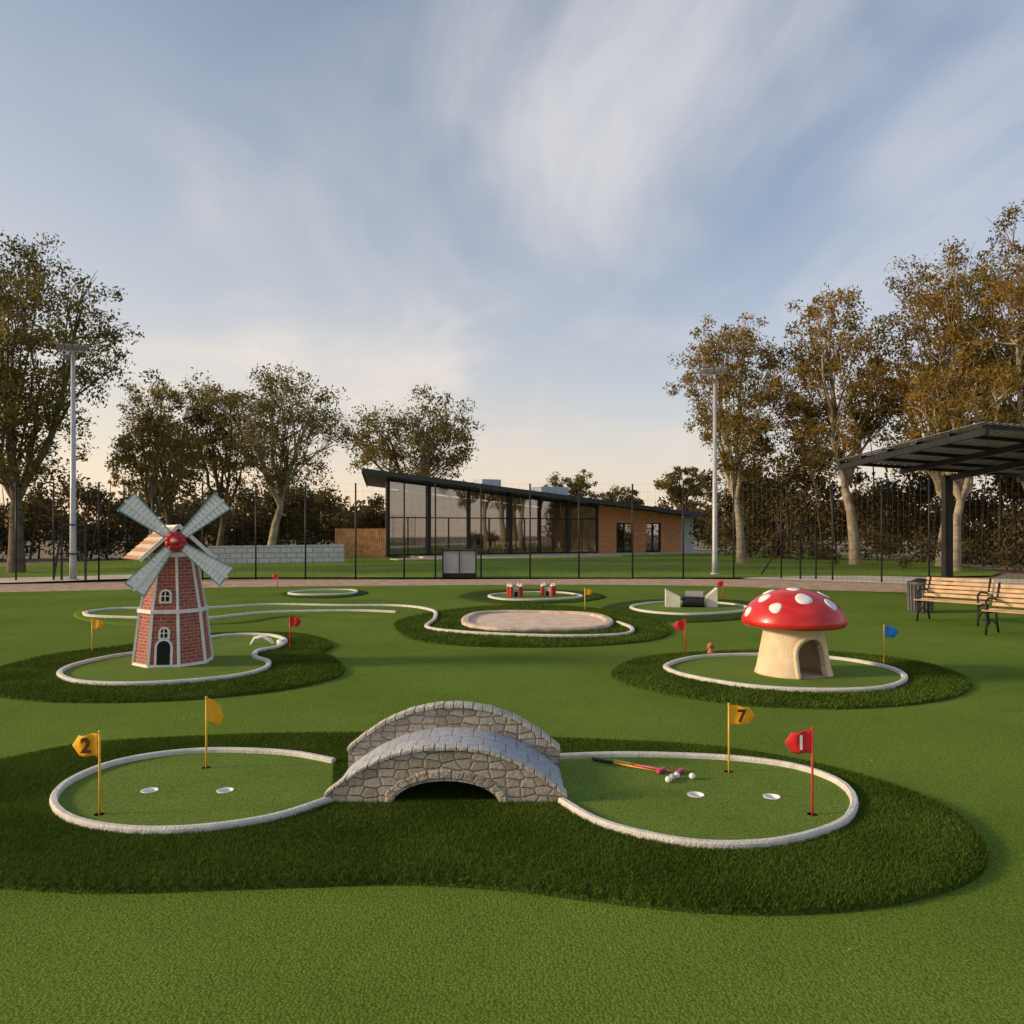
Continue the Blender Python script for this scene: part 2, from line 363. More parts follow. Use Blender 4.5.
def hole(name,P,h,K,kclosed=True,kw=.07,bl=None,step=.12,surf=True,mask=None):
    e=empty(name); A=mound('rough_turf_mound',P,h,M_rough,e,step)
    k=resample(catmull(K,8,kclosed),.08,kclosed)
    if surf: sheet('putting_surface',k,h+.006,M_green,e)
    kerb('kerb_edging',k,h,M_kerb,e,kclosed,kw,.045)
    if bl: blades('rough_grass',A,[k] if surf else ([mask] if mask is not None else []),h,*bl,M_blade,e)
    return e,k
W=[(-6.4,9.5),(-6.95,10.7),(-6.91,11.97),(-6.31,12.88),(-5.77,14.2),(-4.83,14.6),(-3.71,14.34),(-2.96,13.2),(-2.85,12.2),(-2.5,11.5),(-2.21,10.4),(-2.64,9.5),(-3.49,8.94),(-4.5,8.74),(-5.47,8.9)]
KW=[(-5.73,10.14),(-5.94,10.8),(-5.81,11.56),(-5.49,12.13),(-5.32,13.2),(-4.92,13.96),(-4.26,13.96),(-3.78,13.33),(-3.67,12.54),(-3.85,12.13),(-3.71,11.56),(-3.39,11.13),(-3.28,10.5),(-3.56,9.93),(-4.32,9.55),(-5.13,9.61)]
hole('mini_golf_hole',W,.05,KW,bl=(3500,.014,.022))
MM=[(1.35,10.7),(1.87,11.7),(2.88,12.26),(4.33,12.46),(5.36,11.97),(5.84,11.18),(5.73,10),(5.15,9.16),(4.43,8.69),(3.46,8.44),(2.46,8.64),(1.71,9.27),(1.32,10)]
KM=[(2.12,10.88),(2.72,11.56),(3.64,11.75),(4.56,11.47),(5.0,10.72),(4.88,9.93),(4.34,9.31),(3.63,9.14),(2.89,9.31),(2.36,9.8),(2.08,10.35)]
hole('mini_golf_hole',MM,.05,KM,bl=(3500,.014,.022))
SA=[(-.9,15.7),(-.85,17.2),(-.27,17.8),(.85,17.7),(1.7,17.3),(1.95,16.1),(1.58,14.95),(.51,14.65),(-.41,14.8)]
sbk=resample(catmull(SA,8),.12,True)
MC=[(-2.05,14.6),(-2.35,16.5),(-1.67,18.5),(.2,20),(2.09,19),(3.02,16.9),(2.95,14.76),(2.15,13.45),(.77,12.9),(-.68,13),(-1.56,13.57)]
MC2=[(-10.1,18.5),(-10.3,20.5),(-8,20.7),(-6.57,21.7),(-4.67,21.7),(-2.4,20.8),(-1.1,18.9),(-2.0,17.2),(-4.68,17.5),(-5.5,16.2),(-7.24,15.8),(-8.91,16.7)]
KC=[(-9.52,17.9),(-9.18,18.7),(-7.3,18.8),(-5.97,19.7),(-4.19,19.5),(-2.73,19.4),(-1.83,18.3),(-1.6,16.6),(-1.6,15.1),(-.93,14.4),(.14,13.96),(1.18,13.83),(1.99,14.1),(2.24,14.95),(2.1,15.9)]
e,_=hole('mini_golf_hole',MC,.05,KC,False,.08,bl=(1500,.02,.024),surf=False,mask=sbk)
mound('rough_turf_mound',MC2,.05,M_turf,e,.15)
k=resample(catmull([(-9.52,17.8),(-9.0,17.1),(-8.03,16.8),(-6.49,16.6),(-5.9,17.3),(-5.3,17.9),(-3.6,18.2),(-2.6,17.9)],8,False),.08,False); kerb('kerb_edging',k,.05,M_kerb,e,False,.08,.045)
bk=empty('sand_bunker'); sheet('sand',sbk,.062,M_sand,bk); kerb('stone_rim',sbk,.045,mat('rim_stone',(.58,.46,.35),.9,.3,5,.8,25),bk,True,.17,.07)
hole('mini_golf_hole',[(-6.87,23.49),(-6.33,25.08),(-4.92,25.08),(-4.30,23.87),(-4.68,22.42),(-5.85,22.09)],.05,[(-6.5,23.4),(-6.0,24.4),(-4.95,24.5),(-4.6,23.6),(-4.9,22.8),(-6.0,22.7)],kw=.09)
hole('mini_golf_hole',[(-1.51,22.35),(-0.98,24.52),(0.89,25.33),(2.35,24.13),(2.60,22.35),(1.51,20.82),(-0.31,20.54)],.05,[(-.62,22.42),(.23,23.49),(1.41,23.49),(1.93,22.09),(1.0,21.14),(-.18,21.14)],kw=.09)
hole('mini_golf_hole',[(2.04,19.00),(3.11,21.11),(4.83,21.71),(6.15,21.11),(6.25,19.24),(5.25,17.27),(3.64,16.34),(2.52,17.08)],.05,[(2.88,19.22),(3.75,20.27),(5.02,20.27),(5.60,19.22),(5.14,18.05),(3.87,17.41),(3.00,18.05)],kw=.08)

# ---------------------------------------------------------------- bridge
br=empty('stone_bridge',(-.445,5.37,.07))
NX=64; HW=.81
def zt(x): return .035+.315*max(0,1-abs(x/HW)**2.25)
def za(x): 
    t=x/.36
    return .165*math.sqrt(max(0,1-t*t)) if abs(t)<1 else 0
def wall(y0,y1,top,bot,m,name,xs,smooth=False):
    v=[];f=[]
    for x in xs: v+=[(x,y0,bot(x)),(x,y0,top(x)),(x,y1,top(x)),(x,y1,bot(x))]
    for i in range(len(xs)-1):
        a=i*4;b=a+4
        for k in range(4): f.append((a+k,b+k,b+(k+1)%4,a+(k+1)%4))
    f+=[(0,1,2,3),tuple((len(xs)-1)*4+k for k in(3,2,1,0))]
    return mk(name,v,f,m,br,smooth,True)
xs=sorted(set([HW*(2*i/NX-1) for i in range(NX+1)]+[-.36,.36]+[.36*math.sin(math.pi*(i/24-.5)) for i in range(25)]))
W2=.84
wall(0,.08,lambda x:zt(x)-.0,lambda x:za(x)-.02 if abs(x)<.36 else -.02,M_stone,'front_spandrel_wall',xs)
wall(.082,W2-.082,lambda x:zt(x)-.03,lambda x:za(x)-.0 if abs(x)<.36 else -.02,M_slab,'deck',xs)
wall(W2-.08,W2,lambda x:zt(x)+.095+.02*(1-abs(x/HW)),lambda x:za(x)-.02 if abs(x)<.36 else -.02,M_stone,'back_parapet_wall',xs)
def coping(y0,y1,base,th,n=22):
    b=B()
    for i in range(n):
        x0=HW*1.01*(2*i/n-1)+.003; x1=HW*1.01*(2*(i+1)/n-1)-.003
        dz=.002*math.sin(i*2.3)
        v=[(x0,y0,base(x0)+dz),(x1,y0,base(x1)+dz),(x1,y1,base(x1)+dz),(x0,y1,base(x0)+dz)]; v+=[(p[0],p[1],p[2]+th) for p in v]
        b.add(v,[(3,2,1,0),(4,5,6,7),(0,1,5,4),(1,2,6,5),(2,3,7,6),(3,0,4,7)])
    return b
bevel(coping(-.014,.095,lambda x:zt(x)+.002,.026).out('front_coping',M_coping,br),.005)
bevel(coping(W2-.10,W2+.012,lambda x:zt(x)+.1+.02*(1-abs(x/HW)),.034).out('back_coping',M_coping,br),.006)
vs=B(); nv=15
for i in range(nv):
    a0=math.pi*(i+.04)/nv; a1=math.pi*(i+.96)/nv; ex=1.15+.03*math.sin(i*3.1)
    def pt(a,s): return (.36*s*math.cos(a), .165*math.sin(a)+(s-1)*.36*math.sin(a))
    q=[pt(a0,1.0),pt(a1,1.0),pt(a1,ex),pt(a0,ex)]
    v=[(x,-.010,max(z,-.01)) for x,z in q]+[(x,.03,max(z,-.01)) for x,z in q]
    vs.add(v,[(0,3,2,1),(4,5,6,7),(0,1,5,4),(1,2,6,5),(2,3,7,6),(3,0,4,7)])
o=vs.out('arch_ring',mat('voussoir_stone',(.44,.38,.30),.9,.35,9,1,45),br); bevel(o,.006)

# ---------------------------------------------------------------- flags
def flag(x,y,z,m,pm,side=1,digit=None,h=.54,w=.175,fh=.15,dm=None,r=.0075,yaw=0,droop=0):
    e=empty('golf_flag',(x,y,z),yaw)
    B().tube([(0,0,-.06),(0,0,h*.5),(0,0,h)],r,8).lathe([(0,h+.008),(r*1.4,h+.004),(r*1.4,h-.006),(0,h-.008)],8).out('pole',pm,e,True)
    nx,nz=12,8; v=[];f=[]
    for i in range(nx+1):
        for j in range(nz+1):
            t=j/nz; s=i/nx; ww=w*(.74+.26*(1-abs(2*t-1)))
            sag=-droop*s*s
            v.append((side*(r*.6+ww*s),.012*math.sin(s*7+t*1.5)*s-.002,h-.012-fh*(t*(1-.12*s)+.06*s)+.006*math.sin(s*6)+sag))
    for i in range(nx):
        for j in range(nz):
            a=i*(nz+1)+j; f.append((a,a+1,a+nz+2,a+nz+1))
    o=mk('flag_cloth',v,f,m,e,True); sm=o.modifiers.new('s','SOLIDIFY'); sm.thickness=.002
    if digit:
        c=bpy.data.curves.new('digit','FONT'); c.body=digit; c.size=.13; c.extrude=.0012; c.align_x='CENTER'; c.align_y='CENTER'; c.offset=.002 if digit=='1' else .0045
        t=bpy.data.objects.new('tmp',c); COL.objects.link(t); bpy.context.view_layer.update()
        me=bpy.data.meshes.new_from_object(t.evaluated_get(bpy.context.evaluated_depsgraph_get())); bpy.data.objects.remove(t)
        me.materials.clear(); me.materials.append(dm or M_digit)
        d=bpy.data.objects.new('digit',me); COL.objects.link(d); d.parent=e; d.location=(side*w*.46,-.019,h-.015-fh*.5); d.rotation_euler=(math.pi/2,0,0)
    return e
flag(-2.65,5.14,.074,M_yel,M_ypole,-1,'2',.53)
flag(-2.35,6.15,.074,M_yel,M_ypole,1,None,.54,.13,.19,droop=.05,yaw=.6)
flag(1.64,6.05,.074,M_yel,M_ypole,1,'7',.51,.2)
flag(1.93,5.14,.074,M_red,M_rpole,-1,'1',.55,.17,.15,M_digitw)
flag(-6.38,12.16,.05,M_yel,M_ypole,1,h=.5,w=.17,r=.01)
flag(-3.43,12.36,.05,M_red,M_rpole,1,h=.52,w=.17,r=.01)
flag(2.61,12.06,.05,M_red,M_rpole,-1,h=.5,w=.17,r=.01)
flag(5.12,11.01,.05,M_blue,M_ypole,1,h=.54,w=.2,fh=.16,r=.01)
flag(1.69,18.54,.05,M_yel,M_ypole,1,h=.5,r=.012)
flag(5.73,21.71,.03,M_red,M_rpole,-1,h=.5,r=.012)
flag(-8.31,18.9,.05,M_yel,M_ypole,1,h=.4,r=.012)
flag(-7.5,25.6,.0,M_red,M_rpole,-1,h=.5,r=.012)
# ---------------------------------------------------------------- balls + clubs
def ball(x,y,m):
    b=B(); pr=[(.024*math.sin(math.pi*i/12),-.024*math.cos(math.pi*i/12)) for i in range(13)]
    b.lathe(pr,20).out('golf_ball',m,None,True,loc=(x,y,.098))
M_ball=mat('ball_white',(.78,.78,.78),.3,.03,10,.2,120)
ball(1.13,5.78,M_ball); ball(1.21,5.88,M_ball); ball(1.32,5.86,M_ball); ball(1.17,5.84,mat('ball_grey',(.45,.45,.5),.3))
def club(a,b,gm,hm):
    a=Vector(a); b=Vector(b); e=empty('golf_putter',a); d=b-a; L=d.length; u=d.normalized()
    B().tube([(0,0,0),u*L*.32],[.014,.011],10).out('grip',gm,e,True)
    B().tube([u*L*.32,u*L],.0065,8).out('shaft',hm,e,True)
    p=Vector((-u.y,u.x,0)); h=B(); h.bar(u*L-p*.02,u*L+p*.09,.032,.026)
    bevel(h.out('putter_head',mat('putter_head_pink',(.6,.05,.14),.35),e),.006)
club((.64,6.33,.09),(1.10,5.99,.092),M_black,mat('putter_shaft_orange',(.78,.34,.05),.35))
club((.80,6.27,.09),(1.24,5.97,.092),mat('grip_tan',(.55,.35,.12),.6),mat('putter_shaft_pink',(.62,.10,.16),.35))

# ---------------------------------------------------------------- windmill
wm=empty('windmill',(-4.74,11.2,.05),math.radians(8))
def octring(r,z,n=8): return [(r*math.cos(2*math.pi*(k+.5)/n),r*math.sin(2*math.pi*(k+.5)/n),z) for k in range(n)]
def octwall(r0,z0,r1,z1,m,name,uv=True):
    v=octring(r0,z0)+octring(r1,z1); f=[(k,(k+1)%8,8+(k+1)%8,8+k) for k in range(8)]+[tuple(range(8,16)),tuple(range(7,-1,-1))]
    return mk(name,v,f,m,wm,False,uv)
R0,R1,R2=.51,.425,.29; Z1,Z2=.72,1.50
octwall(R0,0,R1,Z1,M_brickW,'lower_tower'); octwall(R1-.01,Z1+.05,R2,Z2,M_brickW,'upper_tower')
octwall(R1+.04,Z1,R1+.04,Z1+.05,M_white,'belt_course'); octwall(R2+.04,Z2-.02,R2+.04,Z2+.04,M_white,'cap_ring')
octwall(R0+.02,-.01,R0+.015,.04,M_white,'plinth')
tr=B()
for p,q in zip(octring(R0+.004,.03),octring(R1+.006,Z1)): tr.bar(p,q,.035,.035)
for p,q in zip(octring(R1-.004,Z1+.05),octring(R2+.006,Z2-.02)): tr.bar(p,q,.03,.03)
tr.out('corner_trim',M_white,wm)
def facade(zc,w,h,name,fm,im,arch=True,ang=-math.pi/2):
    ap=(R0+(R1-R0)*zc/Z1)*math.cos(math.pi/8) if zc<Z1 else (R1-.01+(R2-R1+.01)*(zc-Z1-.05)/(Z2-Z1-.05))*math.cos(math.pi/8)
    tilt=math.atan((R0-R1)*math.cos(math.pi/8)/Z1) if zc<Z1 else math.atan((R1-R2)*math.cos(math.pi/8)/(Z2-Z1))
    def shape(w,h,n=10):
        hh=h/2-w/2; return [(-w/2,-h/2),(w/2,-h/2)]+[(w/2*math.cos(math.pi*i/n),hh+w/2*math.sin(math.pi*i/n)) for i in range(n+1)]
    for (sw,sh,th,m,nm) in ((w+.06,h+.05,.03,fm,'_frame'),(w,h,.036,im,'')):
        s=shape(sw,sh); n=len(s)
        v=[(x,-th,z) for x,z in s]+[(x,.03,z) for x,z in s]
        f=[tuple(range(n)),tuple(range(2*n-1,n-1,-1))]+[(k,n+k,n+(k+1)%n,(k+1)%n) for k in range(n)]
        o=mk(name+nm,v,f,m,wm); o.location=(ap*math.cos(ang),ap*math.sin(ang),zc); o.rotation_euler=(tilt*-1,0,ang+math.pi/2)
    if not name.startswith('door'):
        b=B(); b.box((0,-.04,0),(.012,.012,h)).box((0,-.04,0),(w,.010,.012)); o=b.out('glazing_bars',fm,wm); o.location=(ap*math.cos(ang),ap*math.sin(ang),zc); o.rotation_euler=(tilt*-1,0,ang+math.pi/2)
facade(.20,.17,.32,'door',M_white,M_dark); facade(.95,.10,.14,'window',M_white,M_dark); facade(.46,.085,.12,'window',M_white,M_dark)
CZ=Z2+.04; hw=.40; ln=.44; rh=.33
cg=empty('cap'); cg.parent=wm; cg.rotation_euler=(0,0,math.radians(30)); cg.location=(-.06,.02,0)
v=[(-hw*.7,-ln*.8,CZ),(hw*.7,-ln*.8,CZ),(0,-ln*.8,CZ+rh*.9),(-hw*.7,ln*.8,CZ),(hw*.7,ln*.8,CZ),(0,ln*.8,CZ+rh*.9)]
mk('gable_body',v,[(0,1,2),(3,5,4),(0,3,4,1),(0,2,5,3),(1,4,5,2)],M_brickW,cg,False,True)
sl1=B(); sl2=B(); n=9
for sgn in(-1,1):
    for i in range(n):
        t=(i+.5)/n; x=sgn*hw*1.25*(1-t); z=CZ-.10+(rh+.12)*t
        a=math.atan2(rh+.12,hw*1.25); M=Matrix.Rotation(sgn*(a-.18),3,'Y')
        (sl1 if i%2 else sl2).box((x,0,z+.015),(.085,ln*2.0,.014),M)
sl1.out('cream_roof_slats',mat('cream_paint',(.66,.55,.42),.6,.1),cg); sl2.out('orange_roof_slats',mat('terracotta_paint',(.52,.27,.15),.6,.1),cg)
B().bar((0,-ln-.02,CZ+rh+.03),(0,ln+.02,CZ+rh+.03),.05,.04).bar((-hw*1.23,-ln-.012,CZ-.09),(0,-ln-.012,CZ+rh+.04),.03,.05).bar((hw*1.23,-ln-.012,CZ-.09),(0,-ln-.012,CZ+rh+.04),.03,.05).out('ridge_and_bargeboards',M_white,cg)
rot=empty('rotor',(0,0,0)); rot.parent=wm; rot.location=(.19,-.60,CZ+.16); rot.rotation_euler=(math.radians(-4),0,math.radians(8))
B().tube([(0,0,0),(-.04,.45,0)],.03,10).out('axle',M_black,rot,True)
hb=B()
for k in range(9):
    a=2*math.pi*k/9; pr=[(.05*math.sin(math.pi*i/6),-.05*math.cos(math.pi*i/6)) for i in range(7)]
    hb.lathe(pr,10,(.085*math.cos(a),-.04,.085*math.sin(a)))
pr=[(.075*math.sin(math.pi*i/8),-.075*math.cos(math.pi*i/8)) for i in range(9)]; hb.lathe(pr,14,(0,-.05,0))
M_hub=mat('hub_red',(.48,.035,.03),.45,.2,20); hb.out('hub_rosette',M_hub,rot,True)
B().lathe([(0,-.03),(.03,-.01),(.03,.01),(0,.03)],12,(0,-.125,0)).out('hub_boss',mat('hub_boss_cream',(.6,.5,.4),.5),rot,True)
M_teal=mat('teal_paint',(.18,.33,.35),.5,.15); M_sail=mat('sail_white',(.80,.81,.80),.6,.05)
sp,fr,sa=B(),B(),B()
for ang in (139,43,-37,-128):
    a=math.radians(ang); u=Vector((math.cos(a),0,math.sin(a))); w=Vector((-math.sin(a),0,math.cos(a))); yv=Vector((0,-1,0))
    L0,L1=.13,.80; c0=yv*.02
    sp.bar(c0+u*.04,c0+u*(L1+.02),.035,.03,up=(0,-1,0))
    def wd(t): return (.05+.10*t, .055+.09*t)
    for s_,k in ((1,0),(-1,1)):
        p0=c0+u*L0+w*s_*wd(0)[k]; p1=c0+u*L1+w*s_*wd(1)[k]
        fr.bar(p0,p1,.016,.02,up=(0,-1,0))
    ns=11
    for i in range(ns):
        t=(i+.5)/ns; c=c0+u*(L0+(L1-L0)*t)
        A1=c+w*wd(t)[0]; B1=c-w*wd(t)[1]
        sa.bar(A1+yv*-.010,B1+yv*.006,.055,.005,up=(0,-1,0))
    for t in(0,1): fr.bar(c0+u*(L0+(L1-L0)*t)+w*wd(t)[0],c0+u*(L0+(L1-L0)*t)-w*wd(t)[1],.018,.024,up=(0,-1,0))
sp.out('blade_spars',M_white,rot); fr.out('blade_frames',M_teal,rot); sa.out('blade_slats',M_sail,rot)

# ---------------------------------------------------------------- mushroom
mu=empty('mushroom_playhouse',(3.64,10.35,.05),math.radians(10))
M_stalk=mat('stalk_cream',(.70,.55,.37),.75,.12,6,.35,30); 
m,nt,b=newmat('mushroom_cap_red'); M_cap=m
b.inputs['Roughness'].default_value=.32; b.inputs['Coat Weight'].default_value=.15
nz=N(nt,'ShaderNodeTexNoise'); nz.inputs['Scale'].default_value=5; r=ramp(nt,[(.3,(.48,.014,.012)),(.7,(.66,.03,.022))]); nt.links.new(nz.outputs[0],r.inputs[0]); nt.links.new(r.outputs[0],b.inputs['Base Color'])
def stalk_r(z): t=min(1,z/.6); return .475-.11*t+.02*max(0,.15-t)*4
HWD=.25; HH=.26
def keep(a,z):
    ac=-math.pi/2+.14; d=math.atan2(math.sin(a-ac),math.cos(a-ac)); x=d*stalk_r(z)
    return not (abs(x)<HWD-.005 and z<HH+math.sqrt(max(0,HWD*HWD-x*x)))
nseg=96; nzr=26; v=[];f=[]
Z=[.64*i/nzr for i in range(nzr+1)]
for z in Z:
    for k in range(nseg):
        a=2*math.pi*k/nseg; r_=stalk_r(z); v.append((r_*math.cos(a),r_*math.sin(a),z))
for i in range(nzr):
    for k in range(nseg):
        a=2*math.pi*(k+.5)/nseg
        if keep(a,(Z[i]+Z[i+1])/2): f.append((i*nseg+k,i*nseg+(k+1)%nseg,(i+1)*nseg+(k+1)%nseg,(i+1)*nseg+k))
o=mk('stalk',v,f,M_stalk,mu,True); s=o.modifiers.new('s','SOLIDIFY'); s.thickness=.10; s.offset=-1
ac=-math.pi/2+.14; pts=[]
for i in range(33):
    t=i/32
    if t<.25: x=-HWD; z=HH*t/.25
    elif t>.75: x=HWD; z=HH*(1-t)/.25
    else:
        th=math.pi*(1-(t-.25)/.5); x=HWD*math.cos(th); z=HH+HWD*math.sin(th)
    r_=stalk_r(z)-.02; a=ac+x/stalk_r(z); pts.append((r_*math.cos(a),r_*math.sin(a),z))
B().tube(pts,.035,10).out('doorway_trim',M_stalk,mu,True)
prof=[(0,1.10),(.15,1.09),(.3,1.05),(.43,.985),(.54,.895),(.61,.80),(.645,.71),(.65,.665),(.635,.635),(.61,.625)]
B().lathe(prof,64).out('cap_top',M_cap,mu,True)
B().lathe([(.615,.62),(.55,.628),(.4,.61),(.3,.60),(.0,.60)],64).out('cap_underside',mat('gills_cream',(.55,.45,.32),.8,.1),mu,True)
sp=B()
def capz(r): 
    return np.interp(r,[p[0] for p in prof[:8]],[p[1] for p in prof[:8]])
for a,rr,sr in [(-102,.40,.11),(-58,.50,.095),(-142,.54,.085),(-25,.36,.09),(-175,.42,.09),(-118,.10,.09),(0,.57,.08),(50,.3,.1),(100,.45,.1),(150,.3,.09),(175,.6,.07)]:
    a=math.radians(a); c=Vector((rr*math.cos(a),rr*math.sin(a),capz(rr)))
    dz=(capz(rr+.02)-capz(rr-.02))/.04; if_n=Vector((-dz*math.cos(a),-dz*math.sin(a),1)).normalized()
    t1=if_n.orthogonal().normalized(); t2=if_n.cross(t1)
    n=24; vv=[Vector((c.x,c.y,capz(rr)))+if_n*.012]; ff=[]
    for q,hh in ((.33,.012),(.66,.011),(.92,.007),(1,-.012)):
        for k in range(n):
            wob=1+.05*math.sin(k*.7854+rr*30)
            p=c+(t1*math.cos(2*math.pi*k/n)+t2*math.sin(2*math.pi*k/n))*sr*q*wob
            R=math.hypot(p.x,p.y)
            if R<.648: p=Vector((p.x,p.y,capz(R)))+if_n*hh
            else: p=Vector((p.x*.648/R,p.y*.648/R,p.z))+if_n*hh
            vv.append(p)
    for k in range(n):
        ff.append((0,1+k,1+(k+1)%n))
        for q in(0,1,2): ff.append((1+q*n+k,1+(q+1)*n+k,1+(q+1)*n+(k+1)%n,1+q*n+(k+1)%n))
    sp.add(vv,ff)
sp.out('white_spots',M_white,mu,True)
sheet('doorway_floor',[(.45*math.cos(k*.3),.45*math.sin(k*.3)) for k in range(21)],.010,M_sand,mu)
hy=empty('toy_hydrant',(2.98,12.0,.05)); B().lathe([(.055,0),(.055,.02),(.035,.03),(.035,.11),(.05,.115),(.05,.13),(.03,.15),(.012,.165),(0,.17)],14).tube([(-.055,0,.09),(.055,0,.09)],.016,8).out('body',mat('hydrant_orange',(.5,.17,.07),.5),hy,True)

# ---------------------------------------------------------------- small distant obstacles
def castle(x,y,rz,s=1):
    e=empty('toy_castle_obstacle',(x,y,.05),rz)
    B().box((0,0,.17*s),(.34*s,.3*s,.34*s)).out('wall',mat('toy_cream',(.5,.45,.38),.7,.2),e)
    t=B(); r=B()
    for sx in(-1,1):
        for sy in (-1,1):
            t.tube([(sx*.2*s,sy*.17*s,0),(sx*.2*s,sy*.17*s,.4*s)],.07*s,10); r.lathe([(.09*s,.4*s),(0,.54*s)],10,(sx*.2*s,sy*.17*s,0))
    t.out('towers',M_hub,e); r.out('tower_roofs',M_white,e)
    B().box((0,-.155*s,.1*s),(.13*s,.02,.2*s)).out('gate',M_dark,e)
castle(.08,22.2,.3,.72); castle(1.02,22.5,-.3,.7)
rb=empty('ramp_obstacle',(4.3,19.3,.05),-.15)
def prism(b,x,y,w,d,h0,h1): b.add([(x-w/2,y-d/2,0),(x+w/2,y-d/2,0),(x+w/2,y+d/2,0),(x-w/2,y+d/2,0),(x-w/2,y-d/2,h0),(x+w/2,y-d/2,h1),(x+w/2,y+d/2,h1),(x-w/2,y+d/2,h0)],[(0,3,2,1),(4,5,6,7),(0,1,5,4),(1,2,6,5),(2,3,7,6),(3,0,4,7)])
b=B(); prism(b,-.42,0,.34,.5,.42,.25); prism(b,.5,.1,.26,.4,.24,.46); b.out('ramp_blocks',mat('cream_block',(.68,.63,.53),.7,.15,5,.3,20),rb)
B().tube([(-.18,-.1,.12),(.05,-.14,.13),(.3,-.1,.12)],.13,14,False).out('tunnel_pipe',M_black,rb,True)
B().box((.1,.1,.2),(.42,.08,.34)).out('back_board',M_steel,rb)
rk=empty('loop_obstacle',(-4.0,12.9,.05)); B().tube([(-.2,0,0),(-.15,0,.1),(-.02,0,.13),(.1,0,.08),(.15,0,0)],.03,8).box((.28,0,.04),(.12,.1,.08)).out('ramp_hoop',M_white,rk,True)

# ---------------------------------------------------------------- benches, bin, canopy
def bench(x,y,rz):
    e=empty('park_bench',(x,y,0),rz); L=1.3
    s=B()
    for i in range(6): s.box((0,-.24+.083*i,.43+.006*abs(i-2.5)),(L,.068,.026))
    for i in range(5):
        z=.53+.083*i; s.box((0,.235+.055*i*.7,z),(L,.026,.066),Matrix.Rotation(-.2,3,'X'))
    bevel(s.out('slats',M_wood,e),.005)
    m=B()
    for sx in(-1,1):
        X=sx*(L/2-.07)
        m.tube([(X,-.27,0),(X,-.23,.2),(X,-.25,.42),(X,-.26,.62),(X,-.1,.665),(X,.22,.63)],.022,8)
        m.tube([(X,.34,0),(X,.24,.25),(X,.22,.42),(X,.29,.65),(X,.40,.92)],.022,8)
        m.tube([(X,-.25,.405),(X,.24,.405)],.02,8)
        m.tube([(X,-.23,.16),(X,0,.27),(X,.27,.16)],.014,8)
    m.out('cast_iron_frame',M_black,e,True)
bench(9.02,16.4,math.radians(-50)); bench(9.12,14.15,math.radians(-50))
tb=empty('trash_can',(9.45,18.5,0)); B().lathe([(.24,0),(.25,.03),(.27,.62),(.29,.64),(.29,.70),(.25,.71),(.23,.66)],20).out('can_body',mat('bin_metal',(.07,.07,.075),.5,.3,4,.3,20),tb,True)
b=B()
for k in range(20):
    a=2*math.pi*k/20; b.bar((.26*math.cos(a),.26*math.sin(a),.04),(.285*math.cos(a),.285*math.sin(a),.62),.02,.02)
b.out('can_slats',mat('can_grey',(.2,.2,.2),.5),tb); B().lathe([(.24,.66),(.2,.73),(.08,.78),(0,.76)],16).out('liner_bag',M_black,tb,True)
cn=empty('shade_canopy')
a,bb,c,d=Vector((9.75,24,3.85)),Vector((10.64,18,4.2)),Vector((17.2,19.5,3.95)),Vector((16.5,26,3.6))
def quadbox(b,q,t): b.add([p for p in q]+[p+Vector((0,0,t)) for p in q],[(3,2,1,0),(4,5,6,7),(0,1,5,4),(1,2,6,5),(2,3,7,6),(3,0,4,7)])
b=B(); nr=36
for i in range(nr):
    t0=i/nr; t1=(i+.5)/nr
    for (s0,s1,up) in ((t0,t1,.03),(t1,(i+1)/nr,0)):
        q=[a.lerp(d,s0),a.lerp(d,s1),bb.lerp(c,s1),bb.lerp(c,s0)]; quadbox(b,[p+Vector((0,0,.10+up)) for p in q],.02)
b.out('corrugated_roof',mat('roof_sheet_grey',(.16,.165,.17),.5,.2,2,metal=.3),cn)
b=B()
for t in (0.02,.2,.4,.6,.8,.98):
    p=a.lerp(bb,t); q=d.lerp(c,t); b.bar(p+Vector((0,0,.05)),q+Vector((0,0,.05)),.07,.09)
for t in (.01,.33,.66,.99):
    p=a.lerp(d,t); q=bb.lerp(c,t); b.bar(p-Vector((0,0,.07)),q-Vector((0,0,.07)),.10,.15)
b.out('roof_framing',M_black,cn)
B().bar((13.6,25.0,0),(13.6,25.0,3.6),.24,.24).box((13.6,25,.02),(.4,.4,.04)).bar((16.2,20.2,0),(16.2,20.2,3.8),.24,.24).bar((13.6,25.2,3.5),(14.6,19,3.98),.14,.18).out('steel_posts',M_black,cn)

# ---------------------------------------------------------------- light poles
def lightpole(x,y,h,rz):
    e=empty('floodlight_pole',(x,y,0),rz)
    B().tube([(0,0,0),(0,0,.5),(0,0,h)],[.13,.12,.07],12).lathe([(.2,0),(.2,.05),(.13,.06)],12).out('mast',M_steel,e,True)
    B().bar((-.45,0,h-.05),(.45,0,h-.05),.07).bar((0,-.3,h-.3),(0,.3,h-.3),.05).out('crossarm',M_steel,e)
    l=B()
    for sx in(-.42,-.14,.14,.42): l.box((sx,-.12,h+.08),(.22,.14,.2),Matrix.Rotation(.5,3,'X'))
    l.box((-.2,-.15,h-.3),(.2,.14,.18),Matrix.Rotation(.5,3,'X')); bevel(l.out('lamp_heads',mat('lamp_housing',(.2,.2,.21),.5),e),.02)
lightpole(-16.68,30.4,8.75,.3); lightpole(8.76,34.55,8.7,-.3)

